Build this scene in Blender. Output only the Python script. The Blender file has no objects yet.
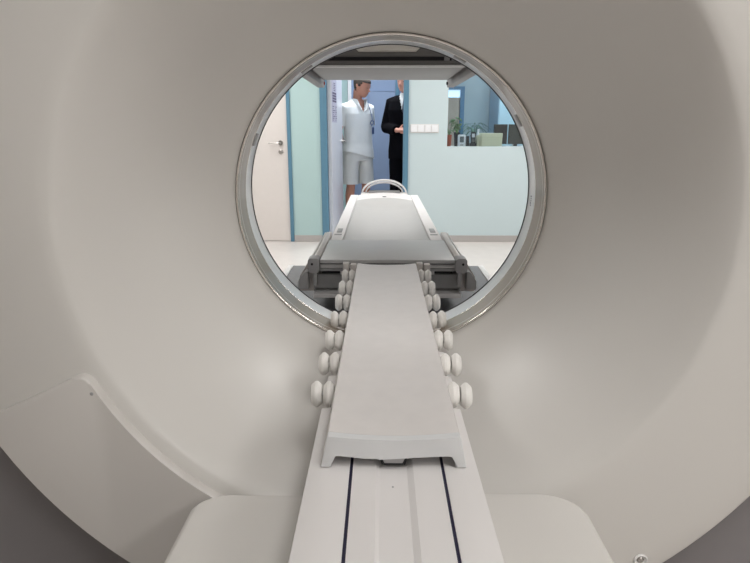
import bpy, bmesh, math, random
from mathutils import Vector, Matrix
PI = math.pi
R = math.radians
random.seed(5)
scene = bpy.context.scene
C = scene.collection

# ------------------------------------------------------------------ materials
def mat(name, col, rough=.5, metal=0., noise=0., nscale=20., bump=0., spec=.5, emit=None, es=0., coat=0., sub=0.):
    m = bpy.data.materials.new(name); m.use_nodes = True
    nt = m.node_tree; b = nt.nodes['Principled BSDF']
    c = (col[0], col[1], col[2], 1)
    b.inputs['Base Color'].default_value = c
    b.inputs['Roughness'].default_value = rough
    b.inputs['Metallic'].default_value = metal
    b.inputs['Specular IOR Level'].default_value = spec
    b.inputs['Coat Weight'].default_value = coat
    tc = nt.nodes.new('ShaderNodeTexCoord')
    n = nt.nodes.new('ShaderNodeTexNoise'); n.inputs['Scale'].default_value = nscale
    n.inputs['Detail'].default_value = 4
    nt.links.new(tc.outputs['Object'], n.inputs['Vector'])
    r = nt.nodes.new('ShaderNodeValToRGB')
    k = noise
    r.color_ramp.elements[0].position = .3; r.color_ramp.elements[1].position = .7
    r.color_ramp.elements[0].color = (c[0]*(1-k), c[1]*(1-k), c[2]*(1-k), 1)
    r.color_ramp.elements[1].color = (min(1, c[0]*(1+k)), min(1, c[1]*(1+k)), min(1, c[2]*(1+k)), 1)
    nt.links.new(n.outputs['Fac'], r.inputs['Fac'])
    nt.links.new(r.outputs['Color'], b.inputs['Base Color'])
    if bump:
        bp = nt.nodes.new('ShaderNodeBump'); bp.inputs['Strength'].default_value = bump
        bp.inputs['Distance'].default_value = .002
        n2 = nt.nodes.new('ShaderNodeTexNoise'); n2.inputs['Scale'].default_value = nscale*12
        nt.links.new(tc.outputs['Object'], n2.inputs['Vector'])
        nt.links.new(n2.outputs['Fac'], bp.inputs['Height'])
        nt.links.new(bp.outputs['Normal'], b.inputs['Normal'])
    if emit:
        b.inputs['Emission Color'].default_value = (*emit, 1)
        b.inputs['Emission Strength'].default_value = es
    return m
def glassmat(name, tint=(1, 1, 1), fres=1.45):
    m = bpy.data.materials.new(name); m.use_nodes = True
    nt = m.node_tree; nt.nodes.clear()
    o = nt.nodes.new('ShaderNodeOutputMaterial'); mx = nt.nodes.new('ShaderNodeMixShader')
    t = nt.nodes.new('ShaderNodeBsdfTransparent'); t.inputs['Color'].default_value = (*tint, 1)
    g = nt.nodes.new('ShaderNodeBsdfGlossy'); g.inputs['Roughness'].default_value = .04
    f = nt.nodes.new('ShaderNodeFresnel'); f.inputs['IOR'].default_value = fres
    nt.links.new(f.outputs[0], mx.inputs[0]); nt.links.new(t.outputs[0], mx.inputs[1])
    nt.links.new(g.outputs[0], mx.inputs[2]); nt.links.new(mx.outputs[0], o.inputs[0])
    return m
def srgb(r, g, b):
    f = lambda x: ((x/255+.055)/1.055)**2.4 if x/255 > .04045 else x/255/12.92
    return (f(r), f(g), f(b))
M = dict(
    shell=mat('warm_white_plastic', srgb(219.5, 216.6, 212.4), .38, noise=.012, nscale=3, coat=.04, bump=.02),
    panel=mat('access_panel_plastic', srgb(218, 214, 210), .42, noise=.01, nscale=5),
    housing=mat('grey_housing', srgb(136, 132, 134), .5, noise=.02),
    white=mat('bright_white_plastic', srgb(242, 240, 240), .38, noise=.01, coat=.1),
    bedw=mat('bed_white', srgb(229, 226, 225), .4, noise=.012, nscale=6),
    cradle=mat('cradle_fibre', srgb(226, 222, 220), .42, noise=.02, nscale=30),
    cradle_end=mat('cradle_end_plastic', srgb(224, 225, 226), .4, noise=.01),
    liner=mat('liner_white', srgb(226, 228, 230), .3, noise=.01, coat=.3),
    chrome=mat('chrome_metal', (.78, .74, .70), .16, metal=1., noise=.05, nscale=8),
    acryl=mat('smoky_acrylic', srgb(146, 135, 122), .35, metal=.2, noise=.12, nscale=5, coat=.25),
    dark=mat('dark_seal', (.03, .03, .035), .4),
    black=mat('black_gap', (.008, .008, .009), .6),
    navy=mat('navy_groove', (.018, .016, .045), .5),
    roller=mat('nylon_roller', srgb(246, 244, 240), .45, noise=.03, nscale=60),
    pallet=mat('grey_pallet', srgb(199, 199, 199), .4, noise=.02, nscale=20),
    pad=mat('pale_pad', srgb(196, 196, 195), .5, noise=.015, nscale=20),
    arm=mat('arm_grey', srgb(136, 132, 132), .45, noise=.03),
    rail=mat('grey_rail', srgb(216, 211, 207), .4, metal=.1, noise=.03),
    clamp=mat('clamp_grey', srgb(172, 171, 172), .45, noise=.04),
    low=mat('low_detector_grey', srgb(120, 120, 123), .5, noise=.04),
    alu=mat('aluminium', srgb(240, 239, 238), .4, metal=.0, noise=.03),
    chassis=mat('dark_chassis', srgb(176, 176, 176), .5, noise=.06),
    detd=mat('detector_dark', srgb(122, 120, 118), .5, noise=.04),
    detg=mat('detector_grey', srgb(158, 158, 158), .5, noise=.02),
    detc=mat('detector_cream', srgb(246, 242, 232), .45, noise=.01),
    mint=mat('mint_wall_paint', srgb(175, 202, 202), .7, noise=.012, nscale=4, bump=.1),
    pale=mat('pale_mint_paint', srgb(196, 212, 216), .7, noise=.01, nscale=4, bump=.1),
    plain=mat('plain_wall_paint', srgb(206, 203, 199), .75, noise=.01, nscale=4),
    floor=mat('vinyl_floor', srgb(214, 208, 204), .35, noise=.03, nscale=9, coat=.1),
    ceil=mat('ceiling_tiles', srgb(228, 227, 224), .8, noise=.01),
    skirt=mat('beige_skirting', srgb(176, 172, 170), .6, noise=.02),
    blue=mat('blue_door_frame', srgb(88, 130, 154), .45, noise=.03),
    door=mat('door_laminate', srgb(222, 216, 212), .45, noise=.01),
    leaf=mat('open_door_laminate', srgb(218, 222, 230), .4, noise=.02, coat=.2),
    lav=mat('lavender_wall', srgb(136, 155, 184), .6, noise=.02, nscale=3),
    lavd=mat('lavender_door', srgb(140, 158, 186), .5, noise=.02, nscale=3),
    steel=mat('brushed_steel', (.45, .43, .41), .3, metal=1.),
    switch=mat('switch_white', srgb(238, 240, 243), .35),
    skin=mat('skin', srgb(196, 140, 118), .55, noise=.06, nscale=25),
    skin2=mat('skin_fair', srgb(208, 150, 130), .55, noise=.05, nscale=25),
    hair=mat('grey_hair', srgb(84, 74, 66), .8, noise=.3, nscale=80, bump=.5),
    hair2=mat('pale_hair', srgb(150, 140, 130), .8, noise=.3, nscale=80, bump=.5),
    cloth=mat('white_cotton', srgb(232, 236, 236), .85, noise=.02, nscale=15, bump=.3),
    cloth2=mat('white_shorts_cotton', srgb(222, 224, 222), .85, noise=.02, nscale=15, bump=.3),
    suit=mat('black_suit_wool', (.0035, .0035, .005), .95, spec=.08, noise=.15, nscale=60),
    shoe=mat('black_shoe', (.02, .02, .02), .4),
    clog=mat('white_clog', srgb(225, 225, 222), .5),
    lips=mat('lips', srgb(160, 96, 86), .5), eye=mat('eye_white', srgb(225, 222, 215), .3), iris=mat('iris', (.03, .02, .015), .3),
    lanyard=mat('blue_lanyard', srgb(60, 84, 130), .6), card=mat('card_white', srgb(225, 228, 235), .4),
    paper=mat('paper', srgb(190, 190, 206), .7), ink=mat('ink', srgb(92, 84, 112), .7),
    ctrl=mat('control_room_blue', srgb(160, 178, 184), .7, noise=.03, nscale=3),
    ctrl2=mat('control_cabinet_blue', srgb(170, 198, 210), .5, noise=.05, nscale=2),
    ctrlf=mat('control_door_frame_blue', srgb(60, 112, 146), .5),
    beige=mat('beige_curtain', srgb(176, 164, 150), .8, noise=.06, nscale=8),
    leafg=mat('plant_leaf', srgb(96, 130, 78), .5, noise=.3, nscale=30),
    leafg2=mat('plant_leaf_dark', srgb(62, 104, 88), .5, noise=.3, nscale=30),
    pot=mat('dark_pot', srgb(48, 46, 48), .4), terra=mat('orange_pot', srgb(186, 92, 66), .5),
    lcd=mat('grey_display', srgb(96, 106, 112), .2), phone=mat('phone_black', srgb(42, 44, 50), .35),
    cream=mat('cream_card', srgb(226, 224, 196), .6, noise=.02), creamd=mat('cream_paper', srgb(205, 202, 176), .7),
    mon=mat('monitor_black', srgb(44, 40, 40), .4), mon2=mat('monitor_screen', srgb(74, 74, 70), .2),
    badge2=mat('switch_frame', srgb(222, 222, 222), .4),
    badge=mat('grey_badge', srgb(158, 158, 158), .4),
    lamp=mat('lamp_diffuser', (.9, .9, .9), .5, emit=(1, .98, .95), es=5.),
    sky=mat('bright_far_window', (.7, .85, 1), .5, emit=(.62, .84, 1), es=.8),
    red=mat('red_button', srgb(170, 66, 66), .4),
    soil=mat('soil', (.05, .035, .025), .9),
    glass=glassmat('window_glass', (.93, .97, .98)),
    clear=glassmat('clear_acrylic', (.8, .78, .74), 1.9),
)

# ------------------------------------------------------------------ helpers
def obj(name, bm, m, parent=None, smooth=False, angle=35):
    me = bpy.data.meshes.new(name)
    bmesh.ops.recalc_face_normals(bm, faces=bm.faces)
    if smooth:
        for f in bm.faces: f.smooth = True
        for e in bm.edges:
            if len(e.link_faces) == 2 and e.calc_face_angle(0) > R(angle): e.smooth = False
    bm.to_mesh(me); bm.free()
    me.materials.append(M[m] if isinstance(m, str) else m)
    o = bpy.data.objects.new(name, me); C.objects.link(o)
    if parent: o.parent = parent
    return o
def tag(o, label, cat, group=None):
    o['label'] = label; o['category'] = cat
    if group: o['group'] = group
    return o
def thing(name, label, cat, loc=(0, 0, 0), rz=0, group=None):
    o = bpy.data.objects.new(name, None); C.objects.link(o)
    o.location = loc; o.rotation_euler = (0, 0, rz); o.empty_display_size = .1
    return tag(o, label, cat, group)
def struct(name, bm, m, parent=None, **k):
    o = obj(name, bm, m, parent, **k)
    if not parent: o['kind'] = 'structure'
    return o
def NB(): return bmesh.new()
def box(bm, x0, x1, y0, y1, z0, z1, bev=0, seg=2):
    t = bmesh.new()
    v = [t.verts.new((x, y, z)) for x in (x0, x1) for y in (y0, y1) for z in (z0, z1)]
    for q in ((0, 1, 3, 2), (4, 6, 7, 5), (0, 4, 5, 1), (2, 3, 7, 6), (0, 2, 6, 4), (1, 5, 7, 3)):
        t.faces.new([v[i] for i in q])
    if bev: bmesh.ops.bevel(t, geom=list(t.edges), offset=bev, segments=seg, profile=.5, affect='EDGES')
    return merge(bm, t)
def merge(bm, t, mtx=None):
    if mtx is not None: bmesh.ops.transform(t, matrix=mtx, verts=t.verts)
    mp = {v: bm.verts.new(v.co) for v in t.verts}
    for f in t.faces:
        try: bm.faces.new([mp[v] for v in f.verts])
        except ValueError: pass
    t.free(); return bm
def lathe(bm, prof, c=(0, 0), axis='Y', seg=128, closed=True, a0=0, a1=2*PI):
    """revolve (r, h) about an axis through c; axis Y: c=(x,z); axis X: c=(y,z); axis Z: c=(x,y)"""
    full = abs(a1-a0-2*PI) < 1e-6
    n = seg if full else seg+1
    rings = []
    for k in range(n):
        a = a0+(a1-a0)*k/seg; ca, sa = math.cos(a), math.sin(a); row = []
        for r, h in prof:
            if axis == 'Y': p = (c[0]+r*ca, h, c[1]+r*sa)
            elif axis == 'X': p = (h, c[0]+r*ca, c[1]+r*sa)
            else: p = (c[0]+r*ca, c[1]+r*sa, h)
            row.append(bm.verts.new(p))
        rings.append(row)
    m = len(prof)
    for k in range(seg):
        A, B_ = rings[k], rings[(k+1) % n]
        for i in range(m if closed else m-1):
            j = (i+1) % m
            try: bm.faces.new((A[i], A[j], B_[j], B_[i]))
            except ValueError: pass
    if closed and not full:
        bm.faces.new(rings[0]); bm.faces.new(rings[-1][::-1])
    bmesh.ops.remove_doubles(bm, verts=bm.verts, dist=1e-6)
    return bm
def prism(bm, pts, lo, hi, axis='Y', bev=0, seg=2, bevback=False):
    """extrude a 2D outline. axis Y: pts=(x,z); Z: pts=(x,y); X: pts=(y,z)"""
    t = bmesh.new()
    def P(p, h):
        return {'Y': (p[0], h, p[1]), 'Z': (p[0], p[1], h), 'X': (h, p[0], p[1])}[axis]
    A = [t.verts.new(P(p, lo)) for p in pts]; B_ = [t.verts.new(P(p, hi)) for p in pts]
    t.faces.new(A); t.faces.new(B_[::-1])
    fe = []
    for i in range(len(pts)):
        j = (i+1) % len(pts); t.faces.new((A[i], B_[i], B_[j], A[j]))
    if bev:
        s = set(A); s2 = set(B_)
        for e in t.edges:
            if (e.verts[0] in s and e.verts[1] in s) or (bevback and e.verts[0] in s2 and e.verts[1] in s2): fe.append(e)
        bmesh.ops.bevel(t, geom=fe, offset=bev, segments=seg, profile=.5, affect='EDGES')
    return merge(bm, t)
def tube(bm, pts, rad, seg=10, flat=None):
    """tapered tube along points, closed; rad: number/list or (ra, rb) pairs"""
    P = [Vector(p) for p in pts]; n = len(P)
    if not isinstance(rad, (list, tuple)): rad = [rad]*n
    rings = []; prev = None
    for i in range(n):
        d = (P[min(i+1, n-1)]-P[max(i-1, 0)]).normalized()
        if prev is None:
            u = Vector((1, 0, 0)) if abs(d.x) < .8 else Vector((0, 1, 0))
            u = (u-d*u.dot(d)).normalized()
        else: u = (prev-d*prev.dot(d)).normalized()
        prev = u; w = d.cross(u)
        ra, rb = rad[i] if isinstance(rad[i], (list, tuple)) else (rad[i], rad[i])
        rings.append([bm.verts.new(P[i]+u*ra*math.cos(2*PI*k/seg)+w*rb*math.sin(2*PI*k/seg)) for k in range(seg)])
    for i in range(n-1):
        for k in range(seg):
            j = (k+1) % seg
            bm.faces.new((rings[i][k], rings[i][j], rings[i+1][j], rings[i+1][k]))
    bm.faces.new(rings[0][::-1]); bm.faces.new(rings[-1])
    return bm
def loft(bm, secs, seg=24, pw=2.0):
    """horizontal superellipse sections (z, cx, cy, rx, ry)"""
    rings = []
    for z, cx, cy, rx, ry in secs:
        row = []
        for k in range(seg):
            a = 2*PI*k/seg; ca, sa = math.cos(a), math.sin(a)
            row.append(bm.verts.new((cx+rx*math.copysign(abs(ca)**(2/pw), ca), cy+ry*math.copysign(abs(sa)**(2/pw), sa), z)))
        rings.append(row)
    for i in range(len(rings)-1):
        for k in range(seg):
            j = (k+1) % seg
            bm.faces.new((rings[i][k], rings[i][j], rings[i+1][j], rings[i+1][k]))
    bm.faces.new(rings[0][::-1]); bm.faces.new(rings[-1])
    return bm
def arc(cx, cy, r, a0, a1, n=6):
    return [(cx+r*math.cos(R(a0+(a1-a0)*i/n)), cy+r*math.sin(R(a0+(a1-a0)*i/n))) for i in range(n+1)]
def rrect(x0, x1, y0, y1, r, n=6):
    return arc(x1-r, y1-r, r, 0, 90, n)+arc(x0+r, y1-r, r, 90, 180, n)+arc(x0+r, y0+r, r, 180, 270, n)+arc(x1-r, y0+r, r, 270, 360, n)
def fused(name, bm, m, parent, voxel=.008, smooth=6, cut=None):
    """fuse overlapping closed shapes to one continuous surface"""
    me = bpy.data.meshes.new(name+'_src'); bmesh.ops.recalc_face_normals(bm, faces=bm.faces)
    bm.to_mesh(me); bm.free()
    o = bpy.data.objects.new(name+'_src', me); C.objects.link(o)
    r = o.modifiers.new('r', 'REMESH'); r.mode = 'VOXEL'; r.voxel_size = voxel
    s = o.modifiers.new('s', 'SMOOTH'); s.iterations = smooth; s.factor = .5
    dg = bpy.context.evaluated_depsgraph_get(); dg.update()
    ev = bpy.data.meshes.new_from_object(o.evaluated_get(dg))
    bpy.data.objects.remove(o); bpy.data.meshes.remove(me)
    b = bmesh.new(); b.from_mesh(ev); bpy.data.meshes.remove(ev)
    if cut: bmesh.ops.delete(b, geom=[f for f in b.faces if cut(f.calc_center_median())], context='FACES')
    for f in b.faces: f.smooth = True
    me2 = bpy.data.meshes.new(name); b.to_mesh(me2); b.free()
    me2.materials.append(M[m])
    q = bpy.data.objects.new(name, me2); C.objects.link(q)
    if parent: q.parent = parent
    return q

# ------------------------------------------------------------------ room
X0, X1, YB, YF, H, WT = -3.3, 3.3, -2.6, 6.3, 2.75, .12
bm = box(NB(), X0-.1, X1+.1, YB-.1, 9.3, -.1, 0); struct('floor', bm, 'floor')
bm = box(NB(), X0-.1, X1+.1, YB-.1, 9.3, H, H+.1); struct('ceiling', bm, 'ceil')
struct('wall_left', box(NB(), X0-.1, X0, YB, 9.2, 0, H), 'plain')
struct('wall_right', box(NB(), X1, X1+.1, YB, 9.2, 0, H), 'plain')
struct('wall_back', box(NB(), X0, X1, YB-.1, YB, 0, H), 'plain')
DL0, DL1 = -.564, .235               # open doorway
WX0, WX1, WZ0, WZ1 = .698, 2.1, 1.016, 2.1
bm = NB()
box(bm, X0, -1.89, YF, YF+WT, 0, H); box(bm, -1.89, -.95, YF, YF+WT, 2.1, H); box(bm, -.95, -.638, YF, YF+WT, 0, H)
box(bm, -.638, DL0, YF, YF+WT, 2.1, H)
struct('wall_front_left', bm, 'mint')
bm = NB()
box(bm, .288, WX0, YF, YF+WT, 0, H); box(bm, WX0, WX1, YF, YF+WT, 0, WZ0); box(bm, WX0, WX1, YF, YF+WT, WZ1, H)
box(bm, WX1, X1, YF, YF+WT, 0, H); box(bm, -.564, .288, YF, YF+WT, 2.1, H)
struct('wall_front_right', bm, 'pale')
# skirting
struct('baseboard_left', box(NB(), -.95, -.64, YF-.012, YF, 0, .07, .003), 'skirt')
struct('baseboard_right', box(NB(), .29, X1, YF-.012, YF, 0, .07, .003), 'skirt')
struct('baseboard_far_left', box(NB(), X0, -1.9, YF-.012, YF, 0, .07, .003), 'skirt')
# closed door
d1 = struct('door_1', box(NB(), -1.85, -.99, YF+.0, YF+.05, .006, 2.06, .003), 'door')
bm = NB(); box(bm, -.988, -.95, YF-.02, YF+.1, 0, 2.1, .003); box(bm, -1.89, -1.852, YF-.02, YF+.1, 0, 2.1, .003); box(bm, -1.852, -.988, YF-.02, YF+.1, 2.062, 2.1, .003)
obj('door_frame', bm, 'blue', d1)
def door_handle(par, x, y, z, sx=-1, m='steel'):
    bm = NB(); lathe(bm, [(0, y-.012), (.024, y-.012), (.026, y-.008), (.026, y), (0, y)], (x, z), 'Y', 20, closed=False)
    tube(bm, [(x, y-.005, z), (x, y-.045, z), (x+sx*.012, y-.052, z), (x+sx*.12, y-.052, z)], [.008, .008, .009, .008], 10)
    return obj('door_handle', bm, m, par, smooth=True)
door_handle(d1, -1.062, YF, 1.057)
bm = NB(); lathe(bm, [(0, YF-.01), (.02, YF-.01), (.026, YF-.006), (.026, YF), (0, YF)], (-1.062, .965), 'Y', 20, closed=False)
box(bm, -1.065, -1.059, YF-.014, YF-.01, .948, .975); obj('keyhole', bm, 'steel', d1, smooth=True)
# open doorway frame + leaf swung into the corridor
d2 = struct('door_2', box(NB(), 0, .8, -.02, .02, .008, 2.06, .002), 'leaf')
d2.location = (-.545, YF+.06, 0); d2.rotation_euler = (0, 0, R(85.4))
bm = NB(); tube(bm, [(.745, -.018, 1.06), (.745, -.06, 1.06), (.73, -.066, 1.06), (.63, -.066, 1.06)], [.008, .008, .009, .008], 10)
lathe(bm, [(0, -.032), (.024, -.032), (.024, -.018), (0, -.018)], (.745, 1.06), 'Y', 18, closed=False)
obj('door_handle', bm, 'steel', d2, smooth=True)
bm = NB(); tube(bm, [(.745, .018, 1.06), (.745, .06, 1.06), (.76, .066, 1.06), (.86, .066, 1.06)], .008, 10)
bm2 = NB()
box(bm2, -.638, -.566, YF-.02, YF+WT+.02, 0, 2.1, .004); box(bm2, .237, .288, YF-.02, YF+WT+.02, 0, 2.1, .004); box(bm2, -.566, .237, YF-.02, YF+WT+.02, 2.064, 2.1, .004)
bm.free()
t1 = struct('trim_1', bm2, 'blue')
# corridor behind
bm = NB(); box(bm, X0, -.43, 8.7, 8.8, 0, H); struct('wall_corridor_mint', bm, 'mint')
bm = NB(); box(bm, -.43, .66, 8.7, 8.8, 0, H); struct('wall_corridor', bm, 'lav')
struct('wall_partition', box(NB(), .66, .692, YF+WT, 8.7, 0, H), 'lav')
struct('trim_2', box(NB(), -.475, -.425, 8.67, 8.7, 0, H, .003), 'switch')
d3 = struct('door_3', box(NB(), -.66+.49, .20, 8.68, 8.7, 0, 1.72, .002), 'lavd')
bm = NB(); box(bm, .205, .256, 8.66, 8.7, 0, 2.1, .003); obj('door_frame', bm, 'blue', d3)
bm = NB(); box(bm, -.178, -.168, 8.672, 8.7, 0, 1.73, .001); box(bm, -.178, .205, 8.672, 8.7, 1.72, 1.73, .001); obj('door_edge', bm, 'lav', d3)
# control room seen through the window
struct('wall_control', box(NB(), .67, X1, 8.8, 8.9, 0, H), 'ctrl')
w1 = struct('window_1', box(NB(), WX0, WX1, YF+.055, YF+.061, WZ0, WZ1), 'glass')
bm = NB(); box(bm, WX0, WX1, YF+.0, YF+WT+.0, WZ0-.0005, WZ0+.004); obj('window_sill', bm, 'pale', w1)
w1f = NB(); box(w1f, WX1-.03, WX1, YF+.03, YF+.09, WZ0, WZ1); box(w1f, WX0, WX1-.03, YF+.03, YF+.09, WZ1-.03, WZ1); obj('window_frame', w1f, 'switch', w1)
d4 = struct('door_4', box(NB(), .84, 1.14, 8.78, 8.8, 0, 1.70, .002), 'beige')
bm = NB(); box(bm, 1.14, 1.2, 8.74, 8.8, 0, 1.79, .003); box(bm, .74, 1.14, 8.74, 8.8, 1.745, 1.79, .003); obj('door_frame', bm, 'ctrlf', d4)
bm = NB(); box(bm, .84, 1.14, 8.775, 8.8, 1.64, 1.745); obj('transom_window', bm, 'sky', d4)
# tall cupboard in control room
cb = thing('tall_cupboard', 'tall pale blue cupboard standing deep inside the control room', 'cupboard', (2.0, 8.4, 0))
bm = box(NB(), -.43, .6, -.3, .39, 0, 2.0, .006); obj('body', bm, 'ctrl2', cb)
for i, (a, b_) in enumerate(((-.42, -.19), (-.18, .21), (.22, .59))):
    o = obj('cupboard_door', box(NB(), a, b_, -.318, -.301, .02, 1.98, .004), 'ctrl2', cb)
    obj('knob', lathe(NB(), [(0, -.34), (.012, -.338), (.012, -.33), (.006, -.318), (0, -.318)], (b_-.03, 1.0), 'Y', 14, closed=False), 'steel', o, smooth=True)
# desk of the control room, running along the window
dk = thing('control_desk', 'pale desktop running behind the control room window', 'desk', (1.70, 6.72, 0))
obj('desktop', box(NB(), -.97, 1.5, -.29, .42, .98, 1.006, .004), 'plain', dk)
for x in (-.95, .2, 1.44): obj('support_panel', box(NB(), x, x+.03, -.27, .4, 0, .98), 'plain', dk)

# wall switches
sw = thing('wall_switch_panel', 'white four gang wall switch plate right of the blue door frame', 'light switch', (.457, YF, 1.205))
obj('plate', box(NB(), -.15, .15, -.008, 0, -.045, .045, .003), 'badge2', sw)
for i in range(4): obj('rocker', box(NB(), -.143+i*.0725, -.143+i*.0725+.067, -.015, -.0075, -.035, .035, .003), 'switch', sw)

# notice pinned to the open door leaf (child of nothing: a sheet of its own)
no = thing('notice_sheet', 'printed paper notice taped on the open white door leaf', 'notice')
no.location = (-.545, YF+.06, 0); no.rotation_euler = (0, 0, R(85.4))
obj('paper', box(NB(), .045, .37, -.0225, -.0205, 1.27, 1.72), 'paper', no)
bm = NB()
for i in range(5): box(bm, .17-.02*(i % 2), .29, -.0235, -.0224, 1.67-i*.018, 1.677-i*.018)
for i in range(4):
    for j in range(5): box(bm, .09+j*.052, .133+j*.052, -.0235, -.0224, 1.48+i*.027, 1.50+i*.027)
for i in range(8): box(bm, .08, .14+.05*((i*7) % 3), -.0235, -.0224, 1.29+i*.02, 1.297+i*.02); box(bm, .28, .31+.02*((i*5) % 3), -.0235, -.0224, 1.29+i*.02, 1.298+i*.02)
obj('print', bm, 'ink', no)

# ------------------------------------------------------------------ gantry
GX, GZ = .0225, 1.046
ga = thing('scanner_gantry', 'large warm white scanner gantry with flared funnel around the round bore', 'scanner', (GX, 1.2, 0))
def G(o):                      # parent keeping world placement
    o.parent = ga; o.matrix_parent_inverse = Matrix.Translation((-GX, -1.2, 0)); return o
inner = [(.767, .902), (.767, .884), (.765, .878), (.760, .875), (.72, .873), (.66, .8735), (.60, .877), (.555, .883), (.538, .887), (.529, .893), (.515, .915), (.496, .955), (.477, 1.0), (.460, 1.05), (.445, 1.10), (.431, 1.15), (.418, 1.195), (.403, 1.235), (.386, 1.268), (.367, 1.296), (.357, 1.312), (.3515, 1.322)]
outer = [(.362, 1.328), (.378, 1.305), (.397, 1.28), (.416, 1.245), (.432, 1.20), (.446, 1.15), (.460, 1.10), (.475, 1.05), (.492, 1.0), (.511, .96), (.53, .92), (.56, .905)]
G(obj('funnel_cover', lathe(NB(), inner+outer, (GX, GZ), 'Y', 160), 'shell', smooth=True, angle=50))
G(obj('bore_liner', lathe(NB(), [(.3495, 1.323), (.3485, 1.40), (.3478, 1.462), (.349, 1.469), (.358, 1.488), (.39, 1.52), (.45, 1.56), (.45, 1.57), (.38, 1.535), (.354, 1.49), (.352, 1.40), (.3512, 1.323)], (GX, GZ), 'Y', 160), 'liner', smooth=True, angle=50))
def ring(name, r, y, t, m, yl=None):
    yl = t if yl is None else yl
    pr = [(r+t*math.cos(a), y+yl*math.sin(a)) for a in [2*PI*i/10 for i in range(10)]]
    return G(obj(name, lathe(NB(), pr, (GX, GZ), 'Y', 160), m, smooth=True, angle=80))
ring('chrome_trim_ring', .3490, 1.318, .0028, 'chrome')
ring('chrome_trim_ring', .3478, 1.398, .0013, 'chrome')
ring('band_lip', .3478, 1.338, .0010, 'rail')
G(obj('acrylic_band', lathe(NB(), [(.3472, 1.322), (.3472, 1.396), (.3483, 1.396), (.3483, 1.322)], (GX, GZ), 'Y', 160), 'acryl', smooth=True))
ring('shadow_gap_ring', .3523, 1.3205, .0011, 'dark')
ring('bore_edge_seal', .3484, 1.470, .0018, 'dark', .002)
# little clips on the acrylic band
for aa, mm in ((124, 'detg'), (63, 'detg'), (158, 'detg'), (30, 'detg'), (250, 'rail'), (289, 'rail')):
    a = R(aa)
    t = lathe(NB(), [(.3448, 1.410 if mm != 'rail' else 1.36), (.3448, 1.425 if mm != 'rail' else 1.385), (.3482, 1.427 if mm != 'rail' else 1.387), (.3482, 1.408 if mm != 'rail' else 1.358)], (GX, GZ), 'Y', 8, a0=a-R(2.5), a1=a+R(2.5))
    G(obj('clip', t, mm, smooth=True))
# tiny printed code on the liner at the right
bm = NB()
for i, wd in enumerate((.006, .003, .003, .005, .003)):
    a = R(-1-i*.9); lathe(bm, [(.3473, 1.435), (.3473, 1.435+wd), (.3482, 1.435+wd), (.3482, 1.435)], (GX, GZ), 'Y', 2, a0=a-R(.25), a1=a+R(.25))
G(obj('printed_code', bm, 'ink'))
# housing
N = 160
def rr_ring(bm, w, z0, z1, r, y):
    out = []
    for k in range(N):
        a = 2*PI*k/N; dx, dz = math.cos(a), math.sin(a); zc = GZ
        lo, hi = 0, 3
        def inside(t):
            x = abs(t*dx); z = zc+t*dz
            if x > w or z < z0 or z > z1: return False
            cx = w-r
            for cz, s in ((z1-r, 1), (z0+r, -1)):
                if x > cx and (z-cz)*s > 0 and math.hypot(x-cx, z-cz) > r: return False
            return True
        for _ in range(30):
            m_ = (lo+hi)/2
            if inside(m_): lo = m_
            else: hi = m_
        out.append(bm.verts.new((GX+lo*dx, y, zc+lo*dz)))
    return out
def circ(bm, r, y): return [bm.verts.new((GX+r*math.cos(2*PI*k/N), y, GZ+r*math.sin(2*PI*k/N))) for k in range(N)]
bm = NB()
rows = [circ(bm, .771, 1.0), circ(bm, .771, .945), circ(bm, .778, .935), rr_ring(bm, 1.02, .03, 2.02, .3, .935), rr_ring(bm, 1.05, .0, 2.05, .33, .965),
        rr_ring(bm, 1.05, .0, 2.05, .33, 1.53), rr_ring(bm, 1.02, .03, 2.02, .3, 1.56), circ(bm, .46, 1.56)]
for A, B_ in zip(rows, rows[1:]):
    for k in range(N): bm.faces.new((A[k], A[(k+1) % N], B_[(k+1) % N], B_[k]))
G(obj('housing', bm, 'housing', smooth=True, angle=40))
G(obj('edge_gap_shade', lathe(NB(), [(.7672, .897), (.771, .897), (.771, .960), (.7672, .960)], (GX, GZ), 'Y', 160), 'black', smooth=True))  # black strip imitates the shade in the gap between cover and housing
# access panel, lower left
def pol(r, a): return (GX+r*math.cos(R(a)), GZ+r*math.sin(R(a)))
ri, ro, a0, a1 = .552, .7515, 180+24.6, 180+72
cr = .02
pts = [pol(ro, a0+(a1-a0)*i/40) for i in range(41)]
pts += [pol(ri, a1-(a1-a0-2.1)*i/36) for i in range(37)]
ca = a0+2.0
pts += [pol(ri+cr*(1-math.sin(R(q)))-.0, ca-cr/ri*57.3*(1-math.cos(R(90-q)) if 0 else math.sin(R(90-q)))) for q in (75, 60, 45, 30, 15, 0)]
ap = G(obj('access_panel', prism(NB(), pts, .864, .89, 'Y', .004, 3), 'panel', smooth=True, angle=45))
bm = NB(); sx, sz = -.471, .782
lathe(bm, [(0, .8630), (.0018, .8630), (.003, .8636), (.003, .866), (0, .866)], (sx, sz), 'Y', 16, closed=False); obj('screw', bm, 'chassis', ap, smooth=True)
# recessed screw lower right with cup
bm = NB(); lathe(bm, [(.012, .872), (.0125, .8705), (.011, .869), (.007, .8715), (.0065, .874), (.012, .876)], (.461, .462), 'Y', 28)
cup = G(obj('screw_cup', bm, 'alu', smooth=True, angle=60))
bm = NB(); lathe(bm, [(0, .8705), (.004, .8705), (.0058, .872), (.0058, .875), (0, .875)], (.461, .462), 'Y', 20, closed=False); box(bm, .457, .465, .8698, .8708, .4612, .4628); box(bm, .4602, .4618, .8698, .8708, .458, .466)
obj('screw', bm, 'steel', cup, smooth=True)
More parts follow.
